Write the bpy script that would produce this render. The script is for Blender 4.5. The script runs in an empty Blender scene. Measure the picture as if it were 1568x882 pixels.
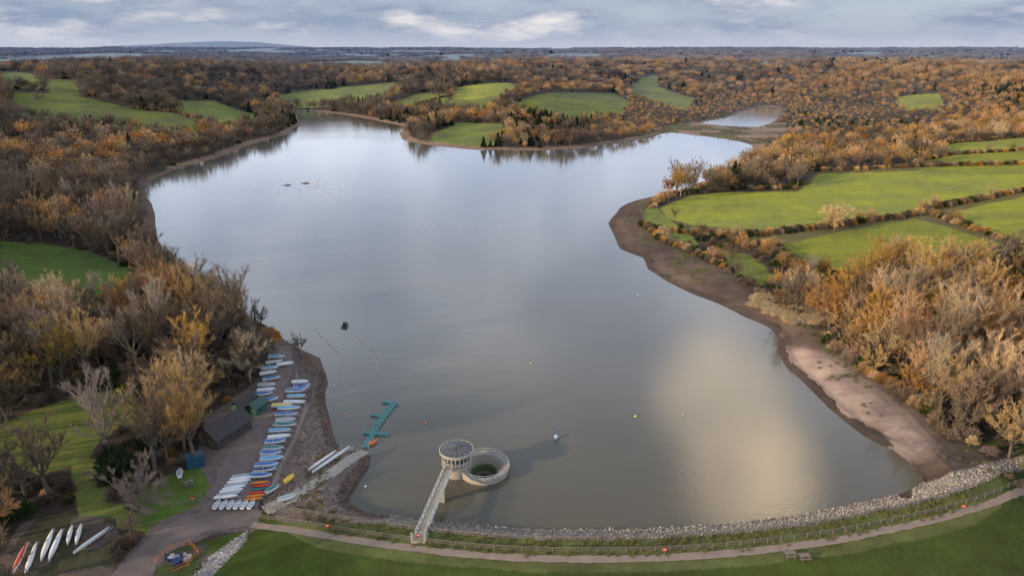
import bpy, math, random, numpy as np, bmesh
from mathutils import Vector
random.seed(4); rng=np.random.default_rng(7)
# ---------------------------------------------------------------- camera survey model
F=1046.;CX=784.;CY=441.;HC=80.;PITCH=math.atan(366/1046.)
cp,sp=math.cos(PITCH),math.sin(PITCH)
def ray(u,v):
    a=(u-CX)/F;b=(CY-v)/F
    return a,cp+b*sp,-sp+b*cp
def plane(u,v,z=0.):
    a,b,c=ray(u,v);t=(z-HC)/c
    return (a*t,b*t)
def ss(x,a,b):
    t=np.clip((x-a)/(b-a),0,1);return t*t*(3-2*t)
def vnoise(x,y,seed=0):
    xi=np.floor(x);yi=np.floor(y);fx=x-xi;fy=y-yi
    fx=fx*fx*(3-2*fx);fy=fy*fy*(3-2*fy)
    def h(i,j):
        s=np.sin(i*127.1+j*311.7+seed*74.7)*43758.5453
        return s-np.floor(s)
    return (h(xi,yi)*(1-fx)+h(xi+1,yi)*fx)*(1-fy)+(h(xi,yi+1)*(1-fx)+h(xi+1,yi+1)*fx)*fy
def fbm(x,y,sc,seed=0,o=4):
    r=0;a=.5;t=0
    for k in range(o):
        r=r+a*vnoise(x/sc*2**k+13.7*k,y/sc*2**k-7.3*k,seed+k);t+=a;a*=.5
    return r/t
# ---------------------------------------------------------------- lake outline
lake_px=[(540,752),(533,765),(548,780),(580,790),(620,795),(680,802),(760,809),(850,813),(950,813),(1050,808),(1150,800),(1240,788),(1320,772),(1380,758),(1408,745),(1410,730),(1390,705),(1370,690),(1330,672),(1290,642),(1255,610),(1225,580),(1200,556),(1190,540),(1190,515),(1175,500),(1140,485),(1100,465),(1060,450),(1020,430),(992,412),(985,395),(958,385),(946,375),(935,350),(936,335),(950,318),(975,307),(1005,300),(1040,292),(1085,275),(1120,255),(1150,238),(1150,222),(1110,213),(1060,207),(1025,203),(1000,210),(960,218),(900,226),(860,229),(800,231),(740,230),(690,226),(640,220),(617,214),(612,205),(620,195),(590,188),(550,180),(500,173),(462,170),(456,180),(462,190),(440,207),(390,220),(340,240),(280,256),(240,272),(222,290),(232,312),(238,345),(248,380),(285,415),(325,445),(370,475),(410,500),(450,530),(490,548),(500,575),(498,600),(505,640),(515,680),(545,687),(567,700),(560,722)]
lake2_px=[(1072,189),(1100,192),(1135,195),(1168,193),(1190,183),(1196,172),(1188,165),(1162,164),(1135,171),(1110,181)]
def dens(pts,k=2,jit=.004):
    P=np.array([plane(*p) for p in pts]);n=len(P);o=[]
    for i in range(n):
        a,b,c,d=P[i-1],P[i],P[(i+1)%n],P[(i+2)%n]
        for j in range(k):
            t=j/k
            q=.5*((2*b)+(c-a)*t+(2*a-5*b+4*c-d)*t*t+(3*b-a-3*c+d)*t**3)
            if j: q=q+rng.normal(0,jit*np.hypot(*q)*.5,2)
            o.append(q)
    return np.array(o)
LK=[dens(lake_px),dens(lake2_px)]
L2C=LK[1].mean(0)
def inside(P,x,y):
    r=np.zeros(x.shape,bool);m=(x>=P[:,0].min())&(x<=P[:,0].max())&(y>=P[:,1].min())&(y<=P[:,1].max())
    if not m.any(): return r
    xs=x[m];ys=y[m];c=np.zeros(xs.shape,bool);n=len(P)
    for i in range(n):
        x1,y1=P[i];x2,y2=P[(i+1)%n]
        if y1==y2: continue
        c^=((y1>ys)!=(y2>ys))&(xs<(x2-x1)*(ys-y1)/(y2-y1)+x1)
    r[m]=c;return r
def sdist(x,y):
    d=np.full(x.shape,400.);r=np.hypot(x,y);m=(r<1500)
    xs=x[m];ys=y[m];b=np.full(xs.shape,1e12);ins=np.zeros(xs.shape,bool)
    for P in LK:
        for i in range(len(P)):
            x1,y1=P[i];x2,y2=P[(i+1)%len(P)];dx=x2-x1;dy=y2-y1
            t=np.clip(((xs-x1)*dx+(ys-y1)*dy)/(dx*dx+dy*dy+1e-9),0,1)
            b=np.minimum(b,(xs-x1-t*dx)**2+(ys-y1-t*dy)**2)
        ins|=inside(P,xs,ys)
    b=np.sqrt(b);b[ins]*=-1;d[m]=np.minimum(b,400.);return d
GA=[(200,1430,380,380,46),(-650,1020,300,330,44),(1000,1200,430,480,42),(360,430,150,200,8),(-260,330,120,160,11),(-1000,1900,500,350,38),(1100,560,300,260,22),(-300,2500,700,300,26),(1700,2300,800,400,30),(-6100,13200,1300,900,150),(-4700,13800,900,800,110)]
def hfun(x,y,d=None):
    x=np.asarray(x,float);y=np.asarray(y,float)
    if d is None: d=sdist(x,y)
    r=np.hypot(x,y);g=0
    for cx,cy,sx,sy,a in GA: g=g+a*np.exp(-.5*((x-cx)/sx)**2-.5*((y-cy)/sy)**2)
    far=34*ss(r,1500,3600)+38*ss(r,3200,9000)
    hill=(g**4+far**4+1e-6)**.25
    hill=hill*(.10+.90*ss(np.hypot((x-L2C[0]),(y-L2C[1]-120)*.6),70,420))
    n=(fbm(x,y,900,3)-.5)*72*ss(r,1100,2500)*(1-.5*ss(r,5000,9000))+(fbm(x,y,240,9)-.5)*10*ss(d,20,200)
    nat=1.3*ss(d,0,9)+.02*np.clip(d-4,0,120)
    z=nat+ss(d,15,260)*hill+n
    dam=(1-ss(y,112,132))*ss(x,-48,-28)
    zd=np.clip(2.6*np.clip(d/4.8,0,1)-.27*np.clip(d-14,0,50),.5,9)
    zd=np.where(d>0,zd,0)
    z=np.where(d>0,np.maximum(z,.25*np.clip(d,0,2))*(1-dam)+zd*dam,np.maximum(d*.16,-3.))
    return z
TT=np.exp(np.linspace(math.log(60),math.log(15000),500))
def survey_many(pts):
    out=[]
    D=np.array([ray(*p) for p in pts])
    X=D[:,0:1]*TT;Y=D[:,1:2]*TT;Z=HC+D[:,2:3]*TT
    h=hfun(X.ravel(),Y.ravel()).reshape(X.shape);h=np.maximum(h,0)
    for i in range(len(pts)):
        k=np.argmax(Z[i]<h[i])
        if k==0: k=len(TT)-1
        e0=Z[i,k-1]-h[i,k-1];e1=Z[i,k]-h[i,k]
        t=e0/(e0-e1) if e0!=e1 else 0
        out.append((X[i,k-1]*(1-t)+X[i,k]*t,Y[i,k-1]*(1-t)+Y[i,k]*t,h[i,k-1]*(1-t)+h[i,k]*t))
    return np.array(out)
def S(u,v): return tuple(survey_many([(u,v)])[0])
# ---------------------------------------------------------------- land-use polygons
GR=(.215,.24,.024);GL=(.075,.125,.02);GF=(.050,.076,.012);GM=(.14,.17,.03);RG=(.13,.115,.04)  # grass tones; uneven sun and cloud shade are mixed into these colours
fields=[
 (RG,[(1000,322),(1060,298),(1220,290),(1255,262),(1400,255),(1568,250),(1600,250),(1600,402),(1560,402),(1420,434),(1290,432),(1215,412),(1175,380),(1130,366),(1060,356)],0),
 (GR,[(1012,318),(1060,300),(1120,294),(1220,294),(1260,266),(1400,262),(1600,256),(1600,288),(1460,305),(1400,325),(1300,335),(1200,350),(1130,352),(1060,345),(1020,335)],0),
 (GR,[(1180,378),(1300,352),(1400,335),(1450,347),(1600,396),(1560,400),(1480,410),(1420,430),(1350,430),(1290,425),(1215,405)],0),
 (GR,[(1460,325),(1600,292),(1600,385),(1520,357)],0),
 (GR,[(1440,222),(1600,208),(1600,226),(1450,235)],1),(GR,[(1390,248),(1470,240),(1600,229),(1600,246)],1),
 (GM,[(980,325),(1000,308),(1015,330),(1060,362),(1070,376),(1030,368),(990,350)],0),
 (GM,[(1100,382),(1150,390),(1195,425),(1165,437),(1130,424)],0),
 (GR,[(1375,148),(1440,143),(1445,156),(1390,161)],1),
 (GL,[(-30,366),(60,372),(140,385),(195,408),(210,430),(170,440),(100,452),(60,442),(-30,438)],1),
 (GM,[(-30,662),(60,625),(140,600),(218,578),(205,600),(150,625),(120,660),(80,668),(-30,705)],1),
 (GM,[(110,700),(150,703),(185,740),(235,760),(150,752),(110,740)],1),
 (GL,[(205,752),(300,712),(332,716),(308,765),(270,778),(215,770)],1),
 (GM,[(15,142),(60,143),(130,150),(210,168),(280,176),(315,195),(240,197),(150,184),(60,172),(20,158)],1),
 (GM,[(268,155),(330,155),(390,175),(395,189),(330,190),(290,172)],1),
 (GM,[(0,110),(40,112),(70,120),(0,122)],1),(GM,[(75,122),(120,124),(118,130),(70,130)],1),
 (GM,[(415,148),(480,137),(600,126),(612,130),(540,150),(480,156),(430,156)],1),
 (GM,[(597,160),(640,143),(688,145),(655,162)],1),(GM,[(672,165),(700,147),(770,146),(740,162)],1),
 (GR,[(690,137),(780,127),(792,133),(720,141)],1),
 (GM,[(788,160),(840,142),(940,142),(964,155),(950,169),(870,179),(830,168)],1),
 (GM,[(962,130),(990,127),(1062,150),(1052,165),(990,150)],1),
 (GM,[(658,207),(700,188),(772,190),(768,207),(700,213)],1),
 (GM,[(525,103),(600,98),(620,102),(560,108)],1),(GM,[(640,97),(700,90),(712,98),(660,103)],1),
 (GM,[(975,120),(1005,114),(1010,122),(985,127)],1),
]
allp=[p for f in fields for p in f[1]];W3=survey_many(allp);k=0
FP=[]
for c,p,e in fields:
    FP.append((c,W3[k:k+len(p),:2].copy(),e));k+=len(p)
def poly(pts): return survey_many(pts)[:,:2]
MUD=poly([(935,350),(925,335),(950,310),(1000,294),(1012,300),(985,320),(985,345),(1015,372),(1060,392),(1110,412),(1135,440),(1165,470),(1240,497),(1262,520),(1310,560),(1370,598),(1430,640),(1490,680),(1568,690),(1600,690),(1600,715),(1500,740),(1400,765),(1300,700),(1150,560),(1100,500),(960,420)])
MUDL=poly([(1190,532),(1240,532),(1300,562),(1345,595),(1395,635),(1435,678),(1410,704),(1360,700),(1290,652),(1215,580)])
HARD=poly([(418,532),(455,535),(474,585),(470,640),(440,700),(418,742),(392,770),(398,800),(385,815),(330,815),(290,835),(245,882),(225,920),(140,920),(185,860),(240,800),(300,775),(322,745),(300,700),(315,640),(370,600),(405,575),(408,550)])
BEACH=poly([(490,560),(474,590),(472,640),(440,700),(418,742),(400,775),(430,800),(560,800),(600,790),(580,690),(520,690),(510,600)])
CLEAR=poly([(372,882),(440,790),(480,770),(430,800),(700,830),(700,900),(190,900),(210,850),(300,830),(380,812)])
SMALL=poly([(960,330),(1010,300),(1060,345),(1180,375),(1300,430),(1270,490),(1150,450),(1060,395),(975,350)])
GRAVEL2=poly([(378,812),(350,830),(310,860),(280,890),(320,890),(345,862),(375,830)])
COMP=poly([(225,850),(290,830),(330,835),(310,870),(270,900),(205,900)])
RIP=poly([(1395,768),(1400,742),(1440,733),(1490,718),(1560,700),(1610,690),(1610,704),(1550,722),(1500,742),(1440,762)])
BYARD=poly([(-40,925),(0,850),(30,800),(80,785),(180,790),(190,830),(150,925)])
CAUSE=poly([(1000,198),(1060,186),(1110,192),(1200,188),(1210,200),(1180,215),(1165,238),(1148,240),(1100,220),(1030,208)])
PINES=poly([(780,180),(830,168),(905,178),(910,200),(860,214),(790,205)])
def warp(x,y):
    r=np.hypot(x,y);a=.010*np.clip(r,0,700)
    return x+(fbm(x,y,14,21,3)-.5)*a,y+(fbm(x,y,14,33,3)-.5)*a
def soft(P,x,y,rad=3.,k=8):
    s=inside(P,x,y).astype(float)
    for i in range(k):
        rr=rad*(1 if i%2 else .5);s+=inside(P,x+rr*math.cos(i*6.283/k),y+rr*math.sin(i*6.283/k))
    return s/(k+1)
def fmask(x,y,z,tall=False):
    wx,wy=warp(x,y);o=np.full(x.shape,-1)
    for i,(c,P,e) in enumerate(FP):
        m=inside(P,wx,wy)
        if e:
            r=np.hypot(x,y)
            for hh in ((2.5,5.,7.,10.) if tall else (2.5,5.,7.)):
                s=(HC-z)/np.maximum(HC-z-hh,8);s=np.where(r<700,s,1+(s-1)*.5)
                m|=inside(P,wx*s,wy*s)
        o[m]=i
    return o
def farfield(x,y):
    r=np.hypot(x,y)
    return (fbm(x,y*.7,300,51,3)>.56)&(r>1550)
# ---------------------------------------------------------------- node helpers
def new_mat(name):
    m=bpy.data.materials.new(name);m.use_nodes=True
    nt=m.node_tree;b=nt.nodes['Principled BSDF'];return m,nt,b
def N(nt,t,**k):
    n=nt.nodes.new(t)
    for a,v in k.items(): setattr(n,a,v)
    return n
def mixc(nt,a,b,f,bt='MIX'):
    n=N(nt,'ShaderNodeMix',data_type='RGBA',blend_type=bt)
    for s,v in ((6,a),(7,b),(0,f)):
        if isinstance(v,bpy.types.NodeSocket): nt.links.new(v,n.inputs[s])
        else: n.inputs[s].default_value=v if s==0 else (*v,1)
    return n.outputs[2]
def mathn(nt,op,a,b=0.,clamp=False):
    n=N(nt,'ShaderNodeMath',operation=op,use_clamp=clamp)
    for s,v in ((0,a),(1,b)):
        if isinstance(v,bpy.types.NodeSocket): nt.links.new(v,n.inputs[s])
        else: n.inputs[s].default_value=v
    return n.outputs[0]
def noise(nt,scale,detail=4,rough=.55,vec=None):
    n=N(nt,'ShaderNodeTexNoise');n.inputs['Scale'].default_value=scale;n.inputs['Detail'].default_value=detail;n.inputs['Roughness'].default_value=rough
    if vec: nt.links.new(vec,n.inputs['Vector'])
    return n.outputs['Fac']
def painted_haze(nt,col):  # aerial haze painted into base colour, bluer with distance from origin
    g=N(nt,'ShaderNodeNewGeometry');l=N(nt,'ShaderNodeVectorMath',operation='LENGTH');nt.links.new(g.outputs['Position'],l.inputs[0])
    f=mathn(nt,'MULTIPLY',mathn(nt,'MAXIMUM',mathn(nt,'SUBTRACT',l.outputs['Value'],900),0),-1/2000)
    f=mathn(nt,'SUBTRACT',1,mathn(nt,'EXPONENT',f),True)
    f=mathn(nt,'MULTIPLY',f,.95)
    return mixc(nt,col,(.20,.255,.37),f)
def simple(name,col,rough=.7,sc=3.,var=.35,metal=0,bump=.0,objrand=0,hz=False,world=False):
    m,nt,b=new_mat(name)
    if world:
        g=N(nt,'ShaderNodeNewGeometry');v=g.outputs['Position']
    else:
        g=N(nt,'ShaderNodeTexCoord');v=g.outputs['Object']
    f=noise(nt,sc,5,.6,v)
    c=mixc(nt,tuple(x*(1-var) for x in col),tuple(min(1,x*(1+var)) for x in col),f)
    if objrand:
        o=N(nt,'ShaderNodeObjectInfo');h=N(nt,'ShaderNodeHueSaturation')
        nt.links.new(mathn(nt,'ADD',mathn(nt,'MULTIPLY',o.outputs['Random'],.034),.483),h.inputs['Hue'])
        r2=mathn(nt,'FRACT',mathn(nt,'MULTIPLY',o.outputs['Random'],17.3))
        nt.links.new(mathn(nt,'ADD',mathn(nt,'MULTIPLY',r2,objrand),1-objrand*.5),h.inputs['Value'])
        r3=mathn(nt,'FRACT',mathn(nt,'MULTIPLY',o.outputs['Random'],41.7))
        nt.links.new(mathn(nt,'ADD',mathn(nt,'MULTIPLY',r3,.5),.74),h.inputs['Saturation'])
        nt.links.new(c,h.inputs['Color']);c=h.outputs['Color']
    if hz: c=painted_haze(nt,c)
    nt.links.new(c,b.inputs['Base Color']);b.inputs['Roughness'].default_value=rough;b.inputs['Metallic'].default_value=metal
    if hz: b.inputs['Specular IOR Level'].default_value=.1
    if bump:
        bp=N(nt,'ShaderNodeBump');bp.inputs['Strength'].default_value=bump;nt.links.new(f,bp.inputs['Height']);nt.links.new(bp.outputs[0],b.inputs['Normal'])
    return m
SC=bpy.context.scene
def link(o): SC.collection.objects.link(o);return o
def mesh_np(name,V,Fc,mats,mi=None,smooth=False):
    me=bpy.data.meshes.new(name);me.from_pydata(V,[],Fc)
    for m in mats: me.materials.append(m)
    if mi is not None: me.polygons.foreach_set('material_index',mi)
    if smooth: me.polygons.foreach_set('use_smooth',[True]*len(Fc))
    me.update();return me
class MB:
    def __init__(s): s.v=[];s.f=[];s.m=[]
    def add(s,vs,fs,m=0):
        o=len(s.v);s.v+=[tuple(p) for p in vs];s.f+=[tuple(i+o for i in f) for f in fs];s.m+=[m]*len(fs)
    def box(s,c,d,m=0,rz=0):
        x,y,z=[q/2 for q in d];ca,sa=math.cos(rz),math.sin(rz);vs=[]
        for k in (-z,z):
            for a,b in ((-x,-y),(x,-y),(x,y),(-x,y)): vs.append((c[0]+a*ca-b*sa,c[1]+a*sa+b*ca,c[2]+k))
        s.add(vs,[(3,2,1,0),(4,5,6,7),(0,1,5,4),(1,2,6,5),(2,3,7,6),(3,0,4,7)],m)
    def beam(s,p,q,w,h,m=0):
        p=Vector(p);q=Vector(q);d=(q-p).normalized();up=Vector((0,0,1)) if abs(d.z)<.95 else Vector((1,0,0))
        a=d.cross(up).normalized()*w/2;b=a.cross(d).normalized()*h/2;vs=[]
        for c in (p,q):
            for i,j in ((-1,-1),(1,-1),(1,1),(-1,1)): vs.append(c+a*i+b*j)
        s.add(vs,[(3,2,1,0),(4,5,6,7),(0,1,5,4),(1,2,6,5),(2,3,7,6),(3,0,4,7)],m)
    def tube(s,p,q,r0,r1,n=5,m=0):
        p=Vector(p);q=Vector(q);d=(q-p).normalized();up=Vector((0,0,1)) if abs(d.z)<.9 else Vector((1,0,0))
        a=d.cross(up).normalized();b=a.cross(d);vs=[]
        for c,r in ((p,r0),(q,r1)):
            for i in range(n):
                t=6.2832*i/n;vs.append(c+a*math.cos(t)*r+b*math.sin(t)*r)
        s.add(vs,[(i,(i+1)%n,n+(i+1)%n,n+i) for i in range(n)],m)
    def lathe(s,prof,n,c=(0,0,0),m=0):
        vs=[];fs=[]
        for r,z in prof:
            for i in range(n):
                t=6.28318*i/n;vs.append((c[0]+r*math.cos(t),c[1]+r*math.sin(t),c[2]+z))
        for k in range(len(prof)-1):
            for i in range(n): fs.append((k*n+i,k*n+(i+1)%n,(k+1)*n+(i+1)%n,(k+1)*n+i))
        s.add(vs,fs,m)
    def mesh(s,name,mats,smooth=False): return mesh_np(name,s.v,s.f,mats,s.m,smooth)
    def obj(s,name,mats,loc=(0,0,0),rz=0,parent=None,smooth=False):
        o=bpy.data.objects.new(name,s.mesh(name,mats,smooth));o.location=loc;o.rotation_euler[2]=rz;link(o)
        if parent: o.parent=parent
        return o
def empty(name,loc,rz=0):
    e=bpy.data.objects.new(name,None);e.location=loc;e.rotation_euler[2]=rz;return link(e)
# ---------------------------------------------------------------- terrain
rad=[30.]
while rad[-1]<17000:
    r=rad[-1];rad.append(r*(1.006 if r<75 else 1.0042 if r<420 else 1.0065 if r<1500 else 1.012))
rad=np.array(rad);ang=np.radians(np.linspace(-54,54,1150))
A,R=np.meshgrid(ang,rad);X=(R*np.sin(A)).ravel();Y=(R*np.cos(A)).ravel()
D=sdist(X,Y);Z=hfun(X,Y,D)
nr,nc=len(rad),len(ang)
col=np.empty((len(X),4),np.float32);col[:,3]=0
col[:,:3]=(.065,.05,.032)
wn=fbm(X,Y,30,5);col[:,:3]*=(.7+.7*wn)[:,None]
ff=farfield(X,Y);col[ff,:3]=(.16,.21,.05)
fm=fmask(X,Y,Z)
for i,(c,P,e) in enumerate(FP):
    m=fm==i;col[m,:3]=np.array(c)*(1+.14*math.sin(i*2.3))
nt_=fbm(X,Y,5,8)
dj=D+(nt_-.5)*5
near2=np.hypot(X-L2C[0],Y-L2C[1])<170
m=(D>0)&(dj<4.5)&(Y>130);col[m,:3]=(.15,.105,.07)
m=(D>0)&(dj<9)&(Y>480)&~near2;col[m,:3]=(.22,.155,.10)
wx,wy=warp(X,Y)
m=inside(CAUSE,wx,wy)&(D>0);col[m,:3]=np.where((fbm(X,Y,20,44)>.5)[:,None],(.24,.18,.12),(.10,.095,.045))[m]
def blend(w,c):
    w=w[:,None];col[:,:3]=col[:,:3]*(1-w)+c*w
inm=inside(MUD,wx,wy);g=fbm(X,Y,9,61);gb_=fbm(X,Y,28,62)
mudc=np.array((.135,.092,.064))*(.55+.9*gb_)[:,None]*(.75+.5*g)[:,None]
blend(np.where(D>0,soft(MUD,wx,wy,2.5),0),mudc)
veg=np.where(D>0,soft(MUD,wx,wy,2.),0)*ss(D,6,15)*ss(g,.42,.58)*.9
blend(veg,np.array((.105,.10,.042))*np.ones((len(X),1)))
inl=inside(MUDL,wx,wy);gs=fbm(X*.5+Y*.4,Y*1.2-X*.4,7,66)
blend(np.where(D>0,soft(MUDL,wx,wy,4.),0)*ss(gs+ss(D,1,9)*.2,.32,.50),np.array((.37,.265,.195))*(.72+.55*gs)[:,None])
m=(D>0)&(dj<2.2)&(Y>126)&inm;col[m,:3]=(.085,.062,.045)
m=(D>0)&(Y<126)&(X>-45)&(~inl)&(~inm)
dd=D+(nt_-.5)*1.2
crest=m&(dd<5.2);grs=m&(dd>=5.2)
mm=grs&(X>-62);col[mm,:3]=(.10,.115,.033)
col[mm,:3]*=(.7+.6*fbm(X,Y,3,77))[mm][:,None]
m3=grs&(dd>13.);col[m3,:3]=GF
col[crest,:3]=(.25,.21,.17);col[crest,3]=1
m=inside(RIP,wx,wy);col[m,:3]=(.33,.28,.22);col[m,3]=1
m=inside(BEACH,wx,wy)&(D>0);col[m,:3]=(.20,.15,.12);col[m,3]=1
m=m&(D<2.2);col[m,:3]=(.12,.085,.06)
m=inside(HARD,X,Y);col[m,:3]=(.14,.11,.095)
m=inside(CLEAR,wx,wy)&(D>13);col[m,:3]=GF
m=inside(GRAVEL2,wx,wy);col[m,:3]=(.33,.30,.27);col[m,3]=1
m=inside(COMP,wx,wy);col[m,:3]=np.where((nt_[m]>.5)[:,None],(.12,.09,.07),(.06,.085,.025))
m=inside(BYARD,wx,wy);col[m,:3]=np.where((nt_[m]>.52)[:,None],(.14,.105,.08),(.07,.07,.035))
m=D<0;col[m,:3]=(.10,.08,.055)
idx=np.arange(nr*nc).reshape(nr,nc)
Q=np.stack([idx[:-1,:-1],idx[:-1,1:],idx[1:,1:],idx[1:,:-1]],-1).reshape(-1,4)[:, ::-1]
me=bpy.data.meshes.new('ground');me.vertices.add(len(X));me.vertices.foreach_set('co',np.stack([X,Y,Z],1).astype(np.float32).ravel())
me.loops.add(Q.size);me.loops.foreach_set('vertex_index',Q.ravel().astype(np.int32))
me.polygons.add(len(Q));me.polygons.foreach_set('loop_start',np.arange(0,Q.size,4,dtype=np.int32));me.polygons.foreach_set('loop_total',np.full(len(Q),4,np.int32))
me.polygons.foreach_set('use_smooth',np.ones(len(Q),bool));me.update(calc_edges=True)
ca=me.color_attributes.new('land','FLOAT_COLOR','POINT');ca.data.foreach_set('color',col.ravel())
ground=link(bpy.data.objects.new('ground',me))
gm,nt,b=new_mat('land_cover')
at=N(nt,'ShaderNodeAttribute',attribute_name='land');geo=N(nt,'ShaderNodeNewGeometry');pos=geo.outputs['Position']
n1=noise(nt,.9,8,.65,pos);n2=noise(nt,.028,5,.55,pos);n3=noise(nt,.22,6,.6,pos)
mpg=N(nt,'ShaderNodeMapping');mpg.inputs['Scale'].default_value=(.02,.35,.1);mpg.inputs['Rotation'].default_value=(0,0,.5);nt.links.new(pos,mpg.inputs['Vector'])
n4=noise(nt,1.,3,.5,mpg.outputs[0])
f=mathn(nt,'ADD',mathn(nt,'MULTIPLY',n1,.6),mathn(nt,'ADD',mathn(nt,'MULTIPLY',n2,1.3),mathn(nt,'MULTIPLY',n3,.8)))
f=mathn(nt,'ADD',f,mathn(nt,'MULTIPLY',n4,.5))
f=mathn(nt,'SUBTRACT',f,.58)
sc=N(nt,'ShaderNodeVectorMath',operation='SCALE');nt.links.new(at.outputs['Color'],sc.inputs[0]);nt.links.new(f,sc.inputs['Scale'])
hs=N(nt,'ShaderNodeHueSaturation');nt.links.new(sc.outputs[0],hs.inputs['Color'])
nt.links.new(mathn(nt,'ADD',.458,mathn(nt,'MULTIPLY',n3,.06)),hs.inputs['Hue']);nt.links.new(mathn(nt,'ADD',.68,mathn(nt,'MULTIPLY',n2,.5)),hs.inputs['Saturation'])
vo=N(nt,'ShaderNodeTexVoronoi');vo.inputs['Scale'].default_value=2.4;nt.links.new(pos,vo.inputs['Vector'])
sx=N(nt,'ShaderNodeSeparateColor');nt.links.new(vo.outputs['Color'],sx.inputs[0])
rk=mathn(nt,'ADD',mathn(nt,'MULTIPLY',sx.outputs[0],.8),.45)
sc2=N(nt,'ShaderNodeVectorMath',operation='SCALE');nt.links.new(hs.outputs[0],sc2.inputs[0]);nt.links.new(rk,sc2.inputs['Scale'])
c=mixc(nt,hs.outputs[0],sc2.outputs[0],at.outputs['Alpha'])
c=painted_haze(nt,c);nt.links.new(c,b.inputs['Base Color']);b.inputs['Roughness'].default_value=.95;b.inputs['Specular IOR Level'].default_value=.12
bp=N(nt,'ShaderNodeBump');bp.inputs['Strength'].default_value=.6;bp.inputs['Distance'].default_value=.25;nt.links.new(n1,bp.inputs['Height']);nt.links.new(bp.outputs[0],b.inputs['Normal'])
me.materials.append(gm)
# ---------------------------------------------------------------- water
RING=(*plane(741,711,1.4),0)
bm=bmesh.new()
outer=[bm.verts.new((x,y,0)) for x,y in ((-700,96),(700,96),(700,1250),(-700,1250))]
inner=[bm.verts.new((RING[0]+4.9*math.cos(6.28318*i/48),RING[1]+4.9*math.sin(6.28318*i/48),0)) for i in range(48)]
es=[bm.edges.new((outer[i],outer[(i+1)%4])) for i in range(4)]+[bm.edges.new((inner[i],inner[(i+1)%48])) for i in range(48)]
bmesh.ops.triangle_fill(bm,edges=es,use_beauty=True)
for f_ in bm.faces:
    if f_.normal.z<0: f_.normal_flip()
wm=bpy.data.meshes.new('lake_water');bm.to_mesh(wm);bm.free();link(bpy.data.objects.new('lake_water',wm))
m,nt,b=new_mat('murky_water');geo=N(nt,'ShaderNodeNewGeometry');pos=geo.outputs['Position']
mp=N(nt,'ShaderNodeMapping');mp.inputs['Scale'].default_value=(1,2.2,1);mp.inputs['Rotation'].default_value=(0,0,.35);nt.links.new(pos,mp.inputs['Vector'])
w1=noise(nt,.9,3,.5,mp.outputs[0]);w2=noise(nt,.011,4,.5,mp.outputs[0]);w3=noise(nt,.14,3,.5,mp.outputs[0])
hgt=mathn(nt,'ADD',w1,mathn(nt,'MULTIPLY',w3,1.6))
hgt=mathn(nt,'MULTIPLY',hgt,mathn(nt,'MULTIPLY',mathn(nt,'SUBTRACT',w2,.34,True),1.3))
# spreading wakes of the paddlers and waterfowl
for (u,v),L_,amp in (((480,284),38.,.55),((715,347),16.,.7),((440,286),26.,.45),((320,372),40.,.25)):
    cx,cy=plane(u,v);s_=N(nt,'ShaderNodeVectorMath',operation='DISTANCE');nt.links.new(pos,s_.inputs[0]);s_.inputs[1].default_value=(cx,cy,0)
    dd_=s_.outputs['Value'];wv=mathn(nt,'SINE',mathn(nt,'ADD',mathn(nt,'MULTIPLY',dd_,1.5),mathn(nt,'MULTIPLY',w3,9.)))
    fo=mathn(nt,'EXPONENT',mathn(nt,'MULTIPLY',dd_,-1/L_));hgt=mathn(nt,'ADD',hgt,mathn(nt,'MULTIPLY',mathn(nt,'MULTIPLY',wv,fo),amp))
bp=N(nt,'ShaderNodeBump');bp.inputs['Distance'].default_value=.045;bp.inputs['Strength'].default_value=.9;nt.links.new(hgt,bp.inputs['Height'])
nt.links.new(bp.outputs[0],b.inputs['Normal'])
c=mixc(nt,(.098,.090,.066),(.120,.108,.082),w2);nt.links.new(c,b.inputs['Base Color'])
b.inputs['Roughness'].default_value=.10;b.inputs['IOR'].default_value=1.42
wm.materials.append(m)
# ---------------------------------------------------------------- vegetation prototypes
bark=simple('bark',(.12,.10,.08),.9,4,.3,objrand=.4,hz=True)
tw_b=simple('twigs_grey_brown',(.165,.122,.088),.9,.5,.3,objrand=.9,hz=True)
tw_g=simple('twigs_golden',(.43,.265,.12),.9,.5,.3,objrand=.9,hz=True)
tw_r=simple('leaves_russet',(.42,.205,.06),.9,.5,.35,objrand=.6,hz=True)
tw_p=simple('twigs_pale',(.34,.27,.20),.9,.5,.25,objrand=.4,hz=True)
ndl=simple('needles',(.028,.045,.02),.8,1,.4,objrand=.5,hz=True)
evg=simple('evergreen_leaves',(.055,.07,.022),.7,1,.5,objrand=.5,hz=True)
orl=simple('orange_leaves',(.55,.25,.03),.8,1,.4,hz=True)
def rv(r):
    while True:
        v=Vector((r.uniform(-1,1),r.uniform(-1,1),r.uniform(-1,1)))
        if .05<v.length<1: return v.normalized()
def blade(mb,p,d,L,w,m,r):
    a=d.cross(rv(r)).normalized()*w/2;mid=p+d*L*.55
    mb.add([p-a*.6,p+a*.6,mid+a,p+d*L,mid-a],[(0,1,2,3,4)],m)
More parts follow.
